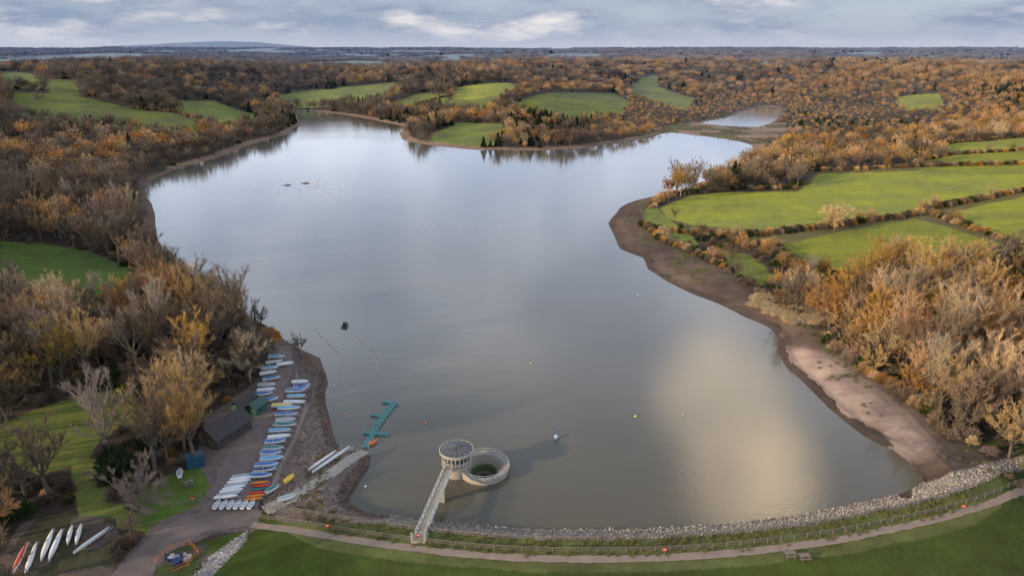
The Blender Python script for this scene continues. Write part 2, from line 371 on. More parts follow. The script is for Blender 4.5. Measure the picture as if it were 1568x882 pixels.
def tree(name,seed,H,spread,ntw,tww,tmat,leafmat=None,nleaf=0,leafs=.25,trunkfrac=.25,limbs=6,bk=bark):
    r=random.Random(seed);mb=MB();ends=[]
    def grow(p,d,L,rd,lv):
        segs=3 if lv<2 else 2;q=p
        for i in range(segs):
            dd=(d+rv(r)*.16+Vector((0,0,.08))).normalized();q2=q+dd*L/segs
            mb.tube(q,q2,rd*(1-.25*i/segs*2),rd*(1-.25*(i+1)/segs*2)*.95,6 if lv==0 else 4 if lv==1 else 3,0)
            if lv>=2: ends.append((q,q2,dd))
            q=q2;d=dd
            if lv in(1,2) and i>0 or lv==1:
                for _ in range(2):
                    nd=(d+rv(r)*.9*spread+Vector((0,0,.15))).normalized();grow(q,nd,L*r.uniform(.45,.7),rd*.45,lv+1)
    base=Vector((0,0,-.4));top=Vector((r.uniform(-.3,.3),r.uniform(-.3,.3),H*trunkfrac))
    rd=H*.020;mb.tube(base,top,rd*1.35,rd,7,0)
    for i in range(limbs):
        t=6.283*(i+r.random()*.6)/limbs;el=r.uniform(.45,1.2)
        d=Vector((math.cos(t)*math.cos(el)*spread,math.sin(t)*math.cos(el)*spread,math.sin(el))).normalized()
        grow(top,d,H*.40*r.uniform(.8,1.15),rd*.55,1)
    d=Vector((.1,.1,1)).normalized();grow(top,d,H*.42,rd*.7,1)
    for i in range(ntw):
        q,q2,dd=ends[r.randrange(len(ends))];p=q.lerp(q2,r.random())
        d=(dd*.9+rv(r)*.8+Vector((0,0,.35))).normalized()
        blade(mb,p,d,H*r.uniform(.045,.095),tww,1,r)
    for i in range(nleaf):
        q,q2,dd=ends[r.randrange(len(ends))];p=q.lerp(q2,r.random())+rv(r)*H*.05*r.random()**.5
        blade(mb,p,rv(r),leafs*1.5,leafs,2 if leafmat else 1,r)
    return bpy.data.objects.new(name,mb.mesh(name,[bk,tmat]+([leafmat] if leafmat else [])))
def conifer(name,seed,H,R_,n,w):
    r=random.Random(seed);mb=MB();mb.tube((0,0,-.3),(0,0,H*.95),H*.02,.02,5,0)
    for i in range(n):
        t=r.random()**1.25;z=H*(.08+.9*t);rr=R_*(1-t)*r.uniform(.6,1.1)+.15;a=r.random()*6.283
        d=Vector((math.cos(a),math.sin(a),r.uniform(-.35,.15))).normalized();s=r.uniform(.1,.6)
        blade(mb,Vector((math.cos(a)*rr*s,math.sin(a)*rr*s,z)),(d+rv(r)*.3).normalized(),rr*(1-s)+.2,w*r.uniform(.6,1.3),1,r)
    return bpy.data.objects.new(name,mb.mesh(name,[bark,ndl]))
def bush(name,seed,H,R_,n,w,mat):
    r=random.Random(seed);mb=MB();lob=[(r.uniform(-.5,.5)*R_,r.uniform(-.5,.5)*R_,r.uniform(.6,1)) for _ in range(5)]
    for i in range(n):
        lx,ly,lh=r.choice(lob);v=rv(r);v.z=abs(v.z)
        p=Vector((lx+v.x*R_*.55*r.random(),ly+v.y*R_*.55*r.random(),v.z*H*lh*.75*r.random()**.5))
        blade(mb,p,(v+rv(r)*.5+Vector((0,0,.2))).normalized(),H*r.uniform(.15,.35),w,1,r)
    for i in range(6): 
        v=rv(r);mb.tube((0,0,-.2),(v.x*R_*.5,v.y*R_*.5,H*.6),.06,.02,3,0)
    return bpy.data.objects.new(name,mb.mesh(name,[bark,mat]))
coll=bpy.data.collections.new('tree_kinds')
P_=[tree('t00_bare_oak',1,12,.95,2800,.058,tw_b),
 tree('t01_bare_oak',2,13,.8,2800,.058,tw_b,trunkfrac=.3),
 tree('t02_bare_ash',3,15,.6,2400,.05,tw_b,trunkfrac=.35,limbs=5),
 tree('t03_golden_oak',4,12,.95,2900,.058,tw_g),
 tree('t04_golden_oak',5,14,.7,2900,.055,tw_g,trunkfrac=.33),
 tree('t05_russet_oak',6,11,.9,1800,.06,tw_g,tw_r,1600,.24),
 conifer('t06_conifer',7,14,2.6,1500,.45),
 bush('t07_evergreen_bush',8,4.5,3.,1500,.28,evg),
 bush('t08_brown_bush',9,3.2,2.4,1300,.08,tw_g),
 tree('t09_birch',10,14,.6,2200,.05,tw_p,trunkfrac=.33,limbs=5,bk=tw_p),
 tree('t10_far_bare',11,12,1.,900,.18,tw_b),
 tree('t11_far_golden',12,12,1.,900,.18,tw_g),
 tree('t12_far_russet',13,11,1.,500,.22,tw_g,tw_r,450,.4),
 conifer('t13_far_conifer',14,12,3.6,500,.8),
 bush('t14_grey_bush',15,3.4,2.5,1300,.08,tw_b),
 tree('t15_far_bare',16,13,.8,900,.18,tw_b)]
for o in P_: coll.objects.link(o)
def inst_group(name,coll):
    ng=bpy.data.node_groups.new(name,'GeometryNodeTree')
    ng.interface.new_socket('Geometry',in_out='INPUT',socket_type='NodeSocketGeometry');ng.interface.new_socket('Geometry',in_out='OUTPUT',socket_type='NodeSocketGeometry')
    gi=ng.nodes.new('NodeGroupInput');go=ng.nodes.new('NodeGroupOutput');ip=ng.nodes.new('GeometryNodeInstanceOnPoints');ci=ng.nodes.new('GeometryNodeCollectionInfo')
    ci.inputs['Collection'].default_value=coll;ci.inputs['Separate Children'].default_value=True;ci.inputs['Reset Children'].default_value=True
    def na(n,t):
        a=ng.nodes.new('GeometryNodeInputNamedAttribute');a.data_type=t;a.inputs['Name'].default_value=n
        return [o for o in a.outputs if o.name=='Attribute' and o.enabled][0]
    L=ng.links.new;L(gi.outputs[0],ip.inputs['Points']);L(ci.outputs[0],ip.inputs['Instance']);ip.inputs['Pick Instance'].default_value=True
    L(na('kind','INT'),ip.inputs['Instance Index']);e=ng.nodes.new('FunctionNodeEulerToRotation');L(na('rot','FLOAT_VECTOR'),e.inputs[0]);L(e.outputs[0],ip.inputs['Rotation'])
    L(na('scl','FLOAT_VECTOR'),ip.inputs['Scale']);L(ip.outputs[0],go.inputs[0]);return ng
def scatter(name,ng,P,kind,rot,scl):
    me=bpy.data.meshes.new(name);me.vertices.add(len(P));me.vertices.foreach_set('co',np.asarray(P,np.float32).ravel())
    a=me.attributes.new('kind','INT','POINT');a.data.foreach_set('value',np.asarray(kind,np.int32))
    a=me.attributes.new('rot','FLOAT_VECTOR','POINT');a.data.foreach_set('vector',np.asarray(rot,np.float32).ravel())
    a=me.attributes.new('scl','FLOAT_VECTOR','POINT');a.data.foreach_set('vector',np.asarray(scl,np.float32).ravel())
    o=link(bpy.data.objects.new(name,me));md=o.modifiers.new('instances','NODES');md.node_group=ng;return o
NG=inst_group('plant_scatter',coll)
def cand(r0,r1,sp,amax=50):
    n=int(r1/sp)+1;gx,gy=np.meshgrid(np.arange(-n,n+1)*sp,np.arange(0,n+1)*sp)
    x=gx.ravel()+rng.uniform(-.48,.48,gx.size)*sp;y=gy.ravel()+rng.uniform(-.48,.48,gx.size)*sp
    r=np.hypot(x,y);a=np.degrees(np.arctan2(x,y));m=(r>=r0)&(r<r1)&(abs(a)<amax);return x[m],y[m]
def woodland(name,r0,r1,sp,far,sxy,sz):
    x,y=cand(r0,r1,sp,46);d=sdist(x,y);z=hfun(x,y,d);r=np.hypot(x,y)
    ok=(d>5)&(fmask(x,y,z,not far)<0)&(~farfield(x,y))
    for Pm in (MUD,HARD,BEACH,CLEAR,GRAVEL2,COMP,BYARD,RIP): ok&=~inside(Pm,x,y)
    cz=inside(CAUSE,x,y)
    for hh in (4,8):
        s=(HC-z)/np.maximum(HC-z-hh,8)
        ok&=~((inside(HARD,x*s,y*s)|inside(BYARD,x*s,y*s))&(r<300))
        ok&=~((inside(MUD,x*s,y*s)|inside(RIP,x*s,y*s))&(r<600))
        cz|=(inside(CAUSE,x*s,y*s)|inside(LK[1],x*s,y*s))&(r>500)
    ok&=~((y<128)&(x>-58)&(d<60)&(x<95))
    ok&=(~cz)|(rng.random(len(x))<.4)
    if not far:
        ok&=(x<0)|(rng.random(len(x))<.82)
        ok&=(fbm(x,y,35,71,2)>np.where(x<0,.12,.22))
    sm=inside(SMALL,x,y);ok&=(~sm)|(rng.random(len(x))<.65)
    x,y,z,d,sm,cz,r=x[ok],y[ok],z[ok],d[ok],sm[ok],cz[ok],r[ok];n=len(x);u=rng.random(n);w=fbm(x,y,60,81,3)
    right=ss(x/np.maximum(y,1),-.30,.42)
    gold=np.clip(.16+.64*right+(w-.5)*1.9,0,1)
    if far:
        k=np.where(rng.random(n)<gold,np.where(u<.86,11,12),np.where(u<.5,10,15))
        k=np.where((fbm(x,y,120,91,3)>.66)&(u<.5)|(u>.98)|(inside(PINES,x,y)&(u<.6)),13,k)
        k=np.where(rng.random(n)<.06,7,k)
    else:
        k=np.where(rng.random(n)<gold,np.select([u<.44,u<.86,u<.94],[3,4,5],9),np.select([u<.36,u<.70,u<.97],[0,1,2],9))
        cf=fbm(x,y,45,91,3)
        k=np.where((cf>.66)&(u<.5)&(r>200)&(x<0),6,k);k=np.where(rng.random(n)<.06,7,k)
        k=np.where((d<11)&(rng.random(n)<.4),8,k);k=np.where(rng.random(n)<.08,14,k)
        k=np.where(sm&(rng.random(n)<.55),np.where(u<.6,8,14),k)
    l2=ss(np.hypot(x-L2C[0],y-L2C[1]),120,420)
    s=rng.uniform(.62,1.12,n)*(.74+.6*fbm(x,y,28,17,2))*np.where(sm,.5,1)*np.where(cz,.4,1)*(.35+.65*l2)
    s=np.where(d<9,s*.75,s)
    scl=np.stack([s*sxy,s*sxy,s*sz],1);rot=np.stack([rng.normal(0,.04,n),rng.normal(0,.04,n),rng.random(n)*6.28],1)
    scatter(name,NG,np.stack([x,y,z-.1],1),k,rot,scl);print(name,n)
woodland('woodland_trees',60,450,5.5,False,1.04,1.08)
woodland('hillside_woodland',450,1300,8.8,True,1.1,1)
woodland('distant_woodland',1300,3200,16,True,2.,1.05)
woodland('horizon_woodland',3200,9500,50,True,5.,1.2)
x,y=cand(60,330,4.3,46);d=sdist(x,y);z=hfun(x,y,d);ok=(d>4)&(fmask(x,y,z)<0)
for Pm in (MUD,HARD,BEACH,CLEAR,GRAVEL2,COMP,BYARD,RIP): ok&=~inside(Pm,x,y)
ok&=~((y<128)&(x>-58)&(d<60)&(x<95));x,y,z=x[ok],y[ok],z[ok];n=len(x);u=rng.random(n);s=rng.uniform(.35,.8,n)
scatter('woodland_undergrowth',NG,np.stack([x,y,z],1),np.select([u<.72,u<.86],[14,8],7),np.stack([0*u,0*u,u*60],1),np.stack([s,s,s],1))
# hedges
hedges=[[(1000,352),(1060,358),(1130,362),(1200,356),(1300,344),(1400,330)],[(1400,330),(1430,318),(1480,310),(1568,292),(1600,286)],[(1415,325),(1470,343),(1520,362),(1600,394)],[(1255,262),(1400,256),(1600,250)],[(1175,378),(1215,408),(1290,430),(1360,436),(1430,434),(1490,414),(1568,404)],
 [(1400,249),(1450,238),(1600,228)],[(985,345),(1015,368),(1060,386),(1110,408)],[(1000,318),(1020,300),(1060,296),(1120,290),(1220,289)],
 [(640,160),(690,146)],[(755,162),(790,140)],[(200,166),(270,172),(330,190)],[(1120,372),(1190,378)],[(1330,572),(1380,605),(1440,645),(1500,685)],[(1270,520),(1320,565)],[(1440,222),(1520,214),(1600,206)]]
hp=[]
for i,hl in enumerate(hedges):
    P3=survey_many(hl)
    for a,b_ in zip(P3[:-1],P3[1:]):
        L=math.hypot(*(b_-a)[:2]);n=max(2,int(L/(1.2 if L<200 else 1.9)))
        for t in np.linspace(0,1,n): 
            q=a+(b_-a)*t;hp.append((q[0]+rng.normal(0,.6),q[1]+rng.normal(0,.6),i))
hp=np.array(hp);z=hfun(hp[:,0],hp[:,1]);n=len(hp);u=rng.random(n)
s=rng.uniform(.65,1.15,n);s=np.where(hp[:,2]==4,s*1.4,s)
kk=np.select([u<.55,u<.85],[8,14],7);s=np.where(kk==7,s*.75,s);kk=np.where((rng.random(n)<.05),3,kk);s=np.where(kk==3,.5,s)
scatter('field_hedge',NG,np.stack([hp[:,0],hp[:,1],z],1),kk,np.stack([0*u,0*u,u*60],1),np.stack([s,s,s],1))
def place(kind,name,u,v,s,mesh=None,rz=0):
    p=S(u,v);o=bpy.data.objects.new(name,(mesh or P_[kind]).data);o.location=p;o.scale=(s,s,s);o.rotation_euler[2]=rz;return link(o)
lone=tree('field_oak',91,12,1.1,4200,.10,tw_g,trunkfrac=.2,limbs=8)
place(3,'oak_tree',1278,354,1.15,lone);place(0,'bare_oak_tree',60,160,1.1)
big=tree('big_oak',77,15,1.1,3600,.06,tw_p,bk=bark);place(0,'bare_oak_tree',383,585,.95,big,1)
og=tree('org',78,8,1.,1200,.06,tw_g,orl,2600,.3);place(0,'orange_beech_tree',418,536,.85,og)
for u,v,k,s in ((1440,600,3,1.25),(1385,570,4,1.1),(1520,640,4,1.2),(1480,560,9,1.2),(1545,700,3,1.0),(1335,545,3,1.),(460,545,0,.55),(1400,620,3,.9),(1470,665,4,1.),(1560,660,4,1.2),(40,760,0,.9),(200,820,0,.4),(185,845,14,.8),(1300,520,4,.9),(1556,560,5,1.3)):
    place(k,{3:'oak_tree',4:'oak_tree',5:'russet_oak_tree',9:'birch_tree',0:'oak_tree',1:'ash_tree',14:'bramble_bush'}[k],u,v,s,rz=u)
# reeds
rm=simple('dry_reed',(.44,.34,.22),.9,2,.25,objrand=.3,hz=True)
rb=MB();rr=random.Random(5)
for i in range(220):
    p=Vector((rr.gauss(0,.6),rr.gauss(0,.6),0));blade(rb,p,(Vector((rr.uniform(-.3,.3),rr.uniform(-.3,.3),1))).normalized(),rr.uniform(.7,1.7),.07,0,rr)
c2=bpy.data.collections.new('reed_kinds');c2.objects.link(bpy.data.objects.new('r0',rb.mesh('reed_clump',[rm])))
gb=MB()
for i in range(60):
    p=Vector((rr.uniform(-.4,.4),rr.uniform(-.4,.4),0));blade(gb,p,(Vector((rr.uniform(-.6,.6),rr.uniform(-.6,.6),1))).normalized(),rr.uniform(.3,.6),.05,0,rr)
c2.objects.link(bpy.data.objects.new('r1',gb.mesh('tussock',[simple('rough_grass',(.17,.16,.055),.9,2,.3,objrand=.5)])))
NG2=inst_group('reed_scatter',c2)
RB=poly([(1146,456),(1165,452),(1200,466),(1252,480),(1262,498),(1225,496),(1175,482),(1150,470)])
x,y=cand(150,320,.9);wx_,wy_=x+(fbm(x,y,6,5,2)-.5)*7,y+(fbm(x,y,6,6,2)-.5)*7;ok=inside(RB,wx_,wy_)&(rng.random(len(x))<.8);x,y=x[ok],y[ok];n=len(x);u=rng.random(n);s=.45+.5*fbm(x,y,8,4,2)+.25*u
scatter('reed_bed',NG2,np.stack([x,y,hfun(x,y)],1),0*u,np.stack([0*u,0*u,u*60],1),np.stack([s,s,s],1))
x,y=cand(80,135,.9);d=sdist(x,y);ok=(d>5)&(d<9.5)&(x>-40)&(rng.random(len(x))<.6)&~inside(RIP,x,y);x,y=x[ok],y[ok];n=len(x);u=rng.random(n);s=.6+.6*u
scatter('dam_tussocks',NG2,np.stack([x,y,hfun(x,y)],1),1+0*u,np.stack([0*u,0*u,u*60],1),np.stack([s,s,s*.8],1))
x,y=cand(80,420,1.6);ok=inside(MUD,x,y)&(sdist(x,y)>6)&(fbm(x,y,9,61)>.5)&(rng.random(len(x))<.5);x,y=x[ok],y[ok];n=len(x);u=rng.random(n);s=.6+.9*u
scatter('marsh_grass',NG2,np.stack([x,y,hfun(x,y)],1),1+0*u,np.stack([0*u,0*u,u*60],1),np.stack([s,s,s*.8],1))
# stones
stone=simple('stone',(.33,.285,.23),.9,2,.3,objrand=.9)
stone2=simple('beach_pebble',(.23,.175,.135),.9,2,.3,objrand=.8)
c3=bpy.data.collections.new('stone_kinds')
for i in range(8):
    bm=bmesh.new();bmesh.ops.create_icosphere(bm,subdivisions=1,radius=.5);rr=random.Random(i)
    for v in bm.verts: v.co*=rr.uniform(.7,1.25);v.co.z*=.6
    m_=bpy.data.meshes.new('stone');bm.to_mesh(m_);bm.free();m_.materials.append(stone if i<4 else stone2);c3.objects.link(bpy.data.objects.new('s%d'%i,m_))
NG3=inst_group('stone_scatter',c3)
x,y=cand(75,175,.34);d=sdist(x,y);inb=inside(BEACH,x,y);rp=inside(RIP,x,y)
ok=(((d>-.3)&(d<5.2)&(y<128)&(x>-45)&~inside(MUDL,x,y)&~inb&~inside(MUD,x,y))|(rp&(rng.random(len(x))<.8))|(inb&(d>1.2)&(rng.random(len(x))<.3))|(inside(GRAVEL2,x,y)&(rng.random(len(x))<.4)));ok&=~inside(HARD,x,y)
x,y,inb=x[ok],y[ok],inb[ok];n=len(x);u=rng.random(n);s=(.14+.42*rng.random(n)**1.8)*np.where(inb,.75,1)
scatter('riprap_stones',NG3,np.stack([x,y,hfun(x,y)],1),rng.integers(0,4,n)+np.where(inb,4,0),np.stack([u*6,u*9,u*60],1),np.stack([s,s,s],1));print('stones',n)
# ---------------------------------------------------------------- ribbons (paths, road)
def cat(P,k=8):
    P=[np.array(p) for p in P];P=[2*P[0]-P[1]]+P+[2*P[-1]-P[-2]];o=[]
    for i in range(1,len(P)-2):
        a,b,c,d=P[i-1:i+3]
        for j in range(k):
            t=j/k;o.append(.5*((2*b)+(c-a)*t+(2*a-5*b+4*c-d)*t*t+(3*b-a-3*c+d)*t**3))
    o.append(P[-2]);return np.array(o)
def ribbon(name,pts,w,mat,off=.06,cross=5):
    C=cat([p[:2] for p in survey_many(pts)]);T=np.gradient(C,axis=0);T/=np.linalg.norm(T,axis=1)[:,None];Nn=np.stack([-T[:,1],T[:,0]],1)
    Fc=[]
    ww=np.asarray(w) if np.ndim(w) else np.full(len(pts),w);ww=np.interp(np.linspace(0,len(pts)-1,len(C)),range(len(pts)),ww)
    t=np.linspace(-.5,.5,cross);jt=1+.08*rng.normal(size=len(C))
    XY=C[:,None,:]+Nn[:,None,:]*(t[None,:,None]*(ww*jt)[:,None,None]);f=XY.reshape(-1,2);z=hfun(f[:,0],f[:,1])+off
    V=[(a,b,c) for (a,b),c in zip(f,z)]
    for i in range(len(C)-1):
        for j in range(cross-1): q=i*cross+j;Fc.append((q+cross,q+cross+1,q+1,q) )
    link(bpy.data.objects.new(name,mesh_np(name,V,Fc,[mat],smooth=True)));return C
gravel=simple('gravel',(.27,.205,.16),.95,.8,.35,world=True,bump=.3)
dirt=simple('trodden_earth',(.16,.12,.085),.95,.8,.4,world=True,bump=.3)
asph=simple('worn_asphalt',(.165,.125,.11),.9,.35,.5,world=True,bump=.2)
conc=simple('concrete',(.34,.30,.25),.85,.7,.3,world=True,bump=.2)
dpath=[(385,803),(440,810),(500,820),(570,831),(640,840),(700,847),(760,852),(830,855),(900,856),(980,855),(1050,852),(1130,846),(1200,838),(1280,827),(1350,813),(1420,798),(1480,782),(1530,766),(1580,748),(1630,730)]
PC=ribbon('dam_path',dpath,1.6,gravel)
ribbon('access_road',[(150,930),(200,882),(245,835),(300,803),(350,795),(398,792)],[6,6,6,7,6,4],asph)
ribbon('dinghy_park_road',[(345,800),(358,760),(372,715),(388,670),(402,630),(422,590),(436,560),(436,530)],[11,9,9,8,7,6,4,3],asph,.05,9)
ribbon('slipway',[(405,782),(435,768),(475,744),(515,718),(560,690)],[3.4,3.2,2.6,2.4,2.4],conc,.1)
ribbon('footpath',[(130,722),(160,745),(190,768),(235,785)],[.5,.8,1.2,1.6],dirt)
ribbon('footpath',[(470,620),(455,665),(435,705),(415,752)],1.0,gravel,.09)
# ---------------------------------------------------------------- fences
wood=simple('weathered_timber',(.19,.155,.12),.9,3,.3)
def offset_line(C,off):
    T=np.gradient(C,axis=0);T/=np.linalg.norm(T,axis=1)[:,None];return C+np.stack([-T[:,1],T[:,0]],1)*off
def fence(name,C,sp=2.,h=1.1,rails=(.45,.8,1.05)):
    seg=np.r_[0,np.cumsum(np.hypot(*np.diff(C,axis=0).T))];s=np.arange(0,seg[-1],sp);x=np.interp(s,seg,C[:,0]);y=np.interp(s,seg,C[:,1]);z=hfun(x,y);mb=MB()
    for i in range(len(s)):
        mb.box((x[i],y[i],z[i]+h/2-.1),(.11,.11,h+.2))
        if i: 
            for r_ in rails: mb.beam((x[i-1],y[i-1],z[i-1]+r_),(x[i],y[i],z[i]+r_),.04,.07)
    mb.obj(name,[wood])
fence('post_and_rail_fence',offset_line(PC,1.5),2.4);fence('post_and_rail_fence',offset_line(PC,4.2),2.4)
CF=cat([p[:2] for p in survey_many([(490,565),(482,600),(470,640),(448,690),(425,738)])]);fence('timber_fence',CF,1.8,1.3,(.3,.6,.9,1.2))
CF=cat([p[:2] for p in survey_many([(225,768),(262,776),(300,768),(312,755)])]);fence('timber_fence',CF,1.8,1.0)
# ---------------------------------------------------------------- valve tower, spillway, bridge
cw=simple('tower_concrete',(.33,.30,.25),.8,1.2,.3,bump=.15);cdk=simple('stained_concrete',(.20,.175,.14),.85,1.5,.45,bump=.2)
roofm=simple('roof_felt',(.085,.085,.095),.6,1.5,.4);rib=simple('roof_rib',(.22,.22,.23),.5,2,.2);dark=simple('painted_shaft_dark',(.015,.014,.012),.6);moss=simple('moss',(.06,.085,.02),.9,2,.4)  # dark: near-black colour painted as the darkness down the spillway shaft
paintw=simple('pale_painted_steel',(.50,.50,.47),.5,2,.15);glass=simple('window_glass',(.04,.05,.06),.1)
TW=(*plane(700,725,0),0)
tw=empty('valve_tower',TW)
mb=MB();mb.lathe([(2.1,-3),(2.1,2.6),(3.0,2.6),(3.0,2.95),(0,2.95)],48);mb.obj('shaft',[cw],parent=tw)
mb=MB();mb.lathe([(2.55,2.97),(2.55,5.3),(2.5,5.3)],48,m=0)
for i in range(20):
    t=6.2832*i/20;mb.box((2.6*math.cos(t),2.6*math.sin(t),4.2),(.18,.22,2.2),1,t)
for zz in (3.35,4.9): mb.lathe([(2.62,zz),(2.72,zz),(2.72,zz+.22),(2.62,zz+.22)],48,m=1)
mb.obj('gallery',[cdk,cw],parent=tw)
mb=MB()
for i in range(20):
    t=6.2832*(i+.5)/20;mb.box((2.57*math.cos(t),2.57*math.sin(t),4.25),(.06,.5,.9),0,t)
mb.obj('windows',[glass],parent=tw)
mb=MB();mb.lathe([(2.6,5.2),(3.4,5.3),(3.4,5.75),(3.22,5.78),(3.2,5.7)],64,m=1);mb.lathe([(3.2,5.70),(.45,6.15),(.45,6.4),(0,6.45)],64,m=0)
for i in range(16):
    t=6.2832*i/16;c_,s_=math.cos(t),math.sin(t);mb.beam((3.2*c_,3.2*s_,5.78),(.45*c_,.45*s_,6.2),.05,.06,2)
for r_,z_ in ((2.0,5.92),): mb.lathe([(r_,z_),(r_,z_+.05),(r_+.07,z_+.05),(r_+.07,z_)],64,m=2)
mb.obj('roof',[roofm,cw,rib],parent=tw)
mb=MB()
for i in range(24):
    t=6.2832*i/24;mb.box((2.93*math.cos(t),2.93*math.sin(t),3.45),(.05,.05,1.0))
for zz in (3.5,3.92): mb.lathe([(2.91,zz),(2.95,zz),(2.95,zz+.05),(2.91,zz+.05),(2.91,zz)],48)
mb.obj('railing',[paintw],parent=tw)
sw=empty('bellmouth_spillway',RING)
mb=MB();mb.lathe([(4.95,-3),(4.95,1.0),(5.15,1.0),(5.15,1.45),(4.75,1.45),(4.72,1.15),(4.1,1.1)],72,m=0);mb.lathe([(4.1,1.1),(3.6,.85),(2.9,.1),(2.3,-1.),(1.9,-2.2)],72,m=1);mb.lathe([(1.9,-2.2),(1.75,-2.95),(0,-2.96)],48,m=2)  # shaft end is a closed black cap, painted as a deep dark hole
mb.obj('funnel',[cw,cdk,dark],parent=sw,smooth=False)
mb=MB()
for i in range(40):
    t=6.2832*i/40;mb.box((4.95*math.cos(t),4.95*math.sin(t),1.75),(.06,.06,.6))
mb.lathe([(4.93,2.02),(4.98,2.02),(4.98,2.08),(4.93,2.08),(4.93,2.02)],72)
mb.lathe([(4.42,1.14),(4.42,1.3),(4.5,1.3),(4.5,1.14)],72)
mb.obj('rim_rail',[paintw],parent=sw)
mb=MB();mb.lathe([(2.6,-.3),(2.25,-1.05),(2.1,-1.5)],30,m=0);mb.obj('moss_band',[moss],loc=(0,.05,.05),parent=sw)
# bridge
B0=Vector((*plane(690,712,2.9),2.9));e_=S(643,824);B1=Vector((e_[0],e_[1],2.85))
d_=(B1-B0).normalized();n_=Vector((-d_.y,d_.x,0));mb=MB();L=(B1-B0).length
mb.beam(B0,B1,1.5,.18,0);K=int(L/1.5)
for sgn in (-1,1):
    o_=n_*sgn*.78
    mb.beam(B0+o_+Vector((0,0,1.15)),B1+o_+Vector((0,0,1.15)),.09,.1,1);mb.beam(B0+o_+Vector((0,0,.1)),B1+o_+Vector((0,0,.1)),.09,.16,1);mb.beam(B0+o_+Vector((0,0,.65)),B1+o_+Vector((0,0,.65)),.05,.05,1)
    for i in range(K+1):
        p=B0.lerp(B1,i/K)+o_;mb.beam(p,p+Vector((0,0,1.15)),.08,.08,1)
        if i<K:
            q=B0.lerp(B1,(i+1)/K)+o_;a,b_=(p,q) if i%2 else (q,p);mb.beam(a+Vector((0,0,.1)),b_+Vector((0,0,1.1)),.05,.05,1)
for t in (.36,.74):
    p=B0.lerp(B1,t);mb.box((p.x,p.y,.4),(1.4,.5,4.7),2,math.atan2(d_.y,d_.x)+1.57)
p=B1;mb.box((p.x,p.y,2.3),(2.6,2.4,1.3),2,math.atan2(d_.y,d_.x))
for sgn in (-1,1):
    q=B1+d_*.9+n_*sgn*1.1;mb.box((q.x,q.y,3.5),(.35,.35,1.6),2)
mb.obj('footbridge',[conc,paintw,cw])
# ---------------------------------------------------------------- boats
def cmat(n,c,r=.45): return simple(n,c,r,1.5,.15)
white=cmat('white_gelcoat',(.72,.72,.70),.3);blue=cmat('blue_cover',(.03,.13,.38));lblue=cmat('light_blue_cover',(.12,.34,.55));grey=cmat('grey_cover',(.35,.37,.39));teal=cmat('teal_cover',(.02,.16,.15));red=cmat('red_plastic',(.55,.05,.03));yel=cmat('yellow_cover',(.70,.50,.05));ora=cmat('orange_plastic',(.75,.22,.03));navy=cmat('navy_cover',(.02,.04,.12));alu=cmat('aluminium',(.5,.5,.52),.35);blk=cmat('black_rubber',(.03,.03,.03))
def boat_mesh(L,Wd,Hh,open_=False,mast=0,peak=.25,double=False):
    mb=MB();ns=12;rows=[]
    for i in range(ns+1):
        t=i/ns;x=-L/2+L*t
        w=Wd/2*((.72+.28*math.sin(min(t/.5,1)*1.57)) if not double else math.sin(max(.02,min(t/.4,1))*1.57)) *(1 if t<.5 else max(.015,math.cos((t-.5)/.5*1.57)**.75))
        g=Hh*(1+.15*(2*t-1)**2);k=Hh*.55*max(0,(t-.7)/.3)**2
        tp=(-.12 if open_ and .1<t<.85 else peak*math.sin(3.1416*min(1,max(.05,t)))*.7+.02)
        rows.append([(x,0,k),(x,w*.75,k+.1*Hh),(x,w,g),(x,w*.82,g+.02),(x,0,g+tp),(x,-w*.82,g+.02),(x,-w,g),(x,-w*.75,k+.1*Hh)])
    vs=[p for r_ in rows for p in r_]
    for i in range(ns):
        for j in range(8):
            a=i*8+j;b_=i*8+(j+1)%8;mb_=1 if j in (3,4) else 0
            mb.f.append((a,b_,b_+8,a+8));mb.m.append(mb_)
    mb.v=vs;mb.f.append(tuple(range(8)));mb.m.append(0);
    if open_:
        for t in (-.2,.1): mb.box((L*t,0,Hh*.95),(.22,Wd*.86,.04),0)
    if mast:
        mb.tube((L*.15,0,Hh),(L*.15,0,Hh+mast),.045,.03,5,2);mb.tube((L*.13,0,Hh+.6),(-L*.42,0,Hh+.5),.04,.035,5,2);
        for q in ((L*.48,0),(-.1*L,Wd/2),(-.1*L,-Wd/2)): mb.tube((L*.15,0,Hh+mast*.8),(q[0],q[1],Hh),.008,.008,3,2)
    mb.beam((-L*.2,0,-.12),(L*.6,0,-.12),.06,.06,2);mb.beam((-L*.15,-Wd*.45,-.12),(-L*.15,Wd*.45,-.12),.06,.06,2)
    for sgn in (-1,1):
        for k in range(8):
            t=k*.785;mb.tube((-L*.15+.0,sgn*Wd*.48,-.15),(-L*.15+.2*math.cos(t),sgn*Wd*.48,-.15+.2*math.sin(t)),.05,.05,3,3)
    return mb
covers=[blue,white,lblue,grey,blue,white,teal,navy,lblue,blue]
cache={}
def boat(name,u,v,ang,L=4.6,W_=1.6,Hh=.5,cover=white,hull=white,mast=0,open_=False,double=False,z=None,lift=.35):
    key=(L,W_,Hh,cover.name,hull.name,mast,open_,double)
    if key not in cache: cache[key]=boat_mesh(L,W_,Hh,open_,mast,.25,double).mesh(name,[hull,cover,alu,blk])
    p=S(u,v) if z is None else (*plane(u,v,z),z)
    o=bpy.data.objects.new(name,cache[key]);o.location=(p[0],p[1],p[2]+lift);o.rotation_euler[2]=ang;return link(o)
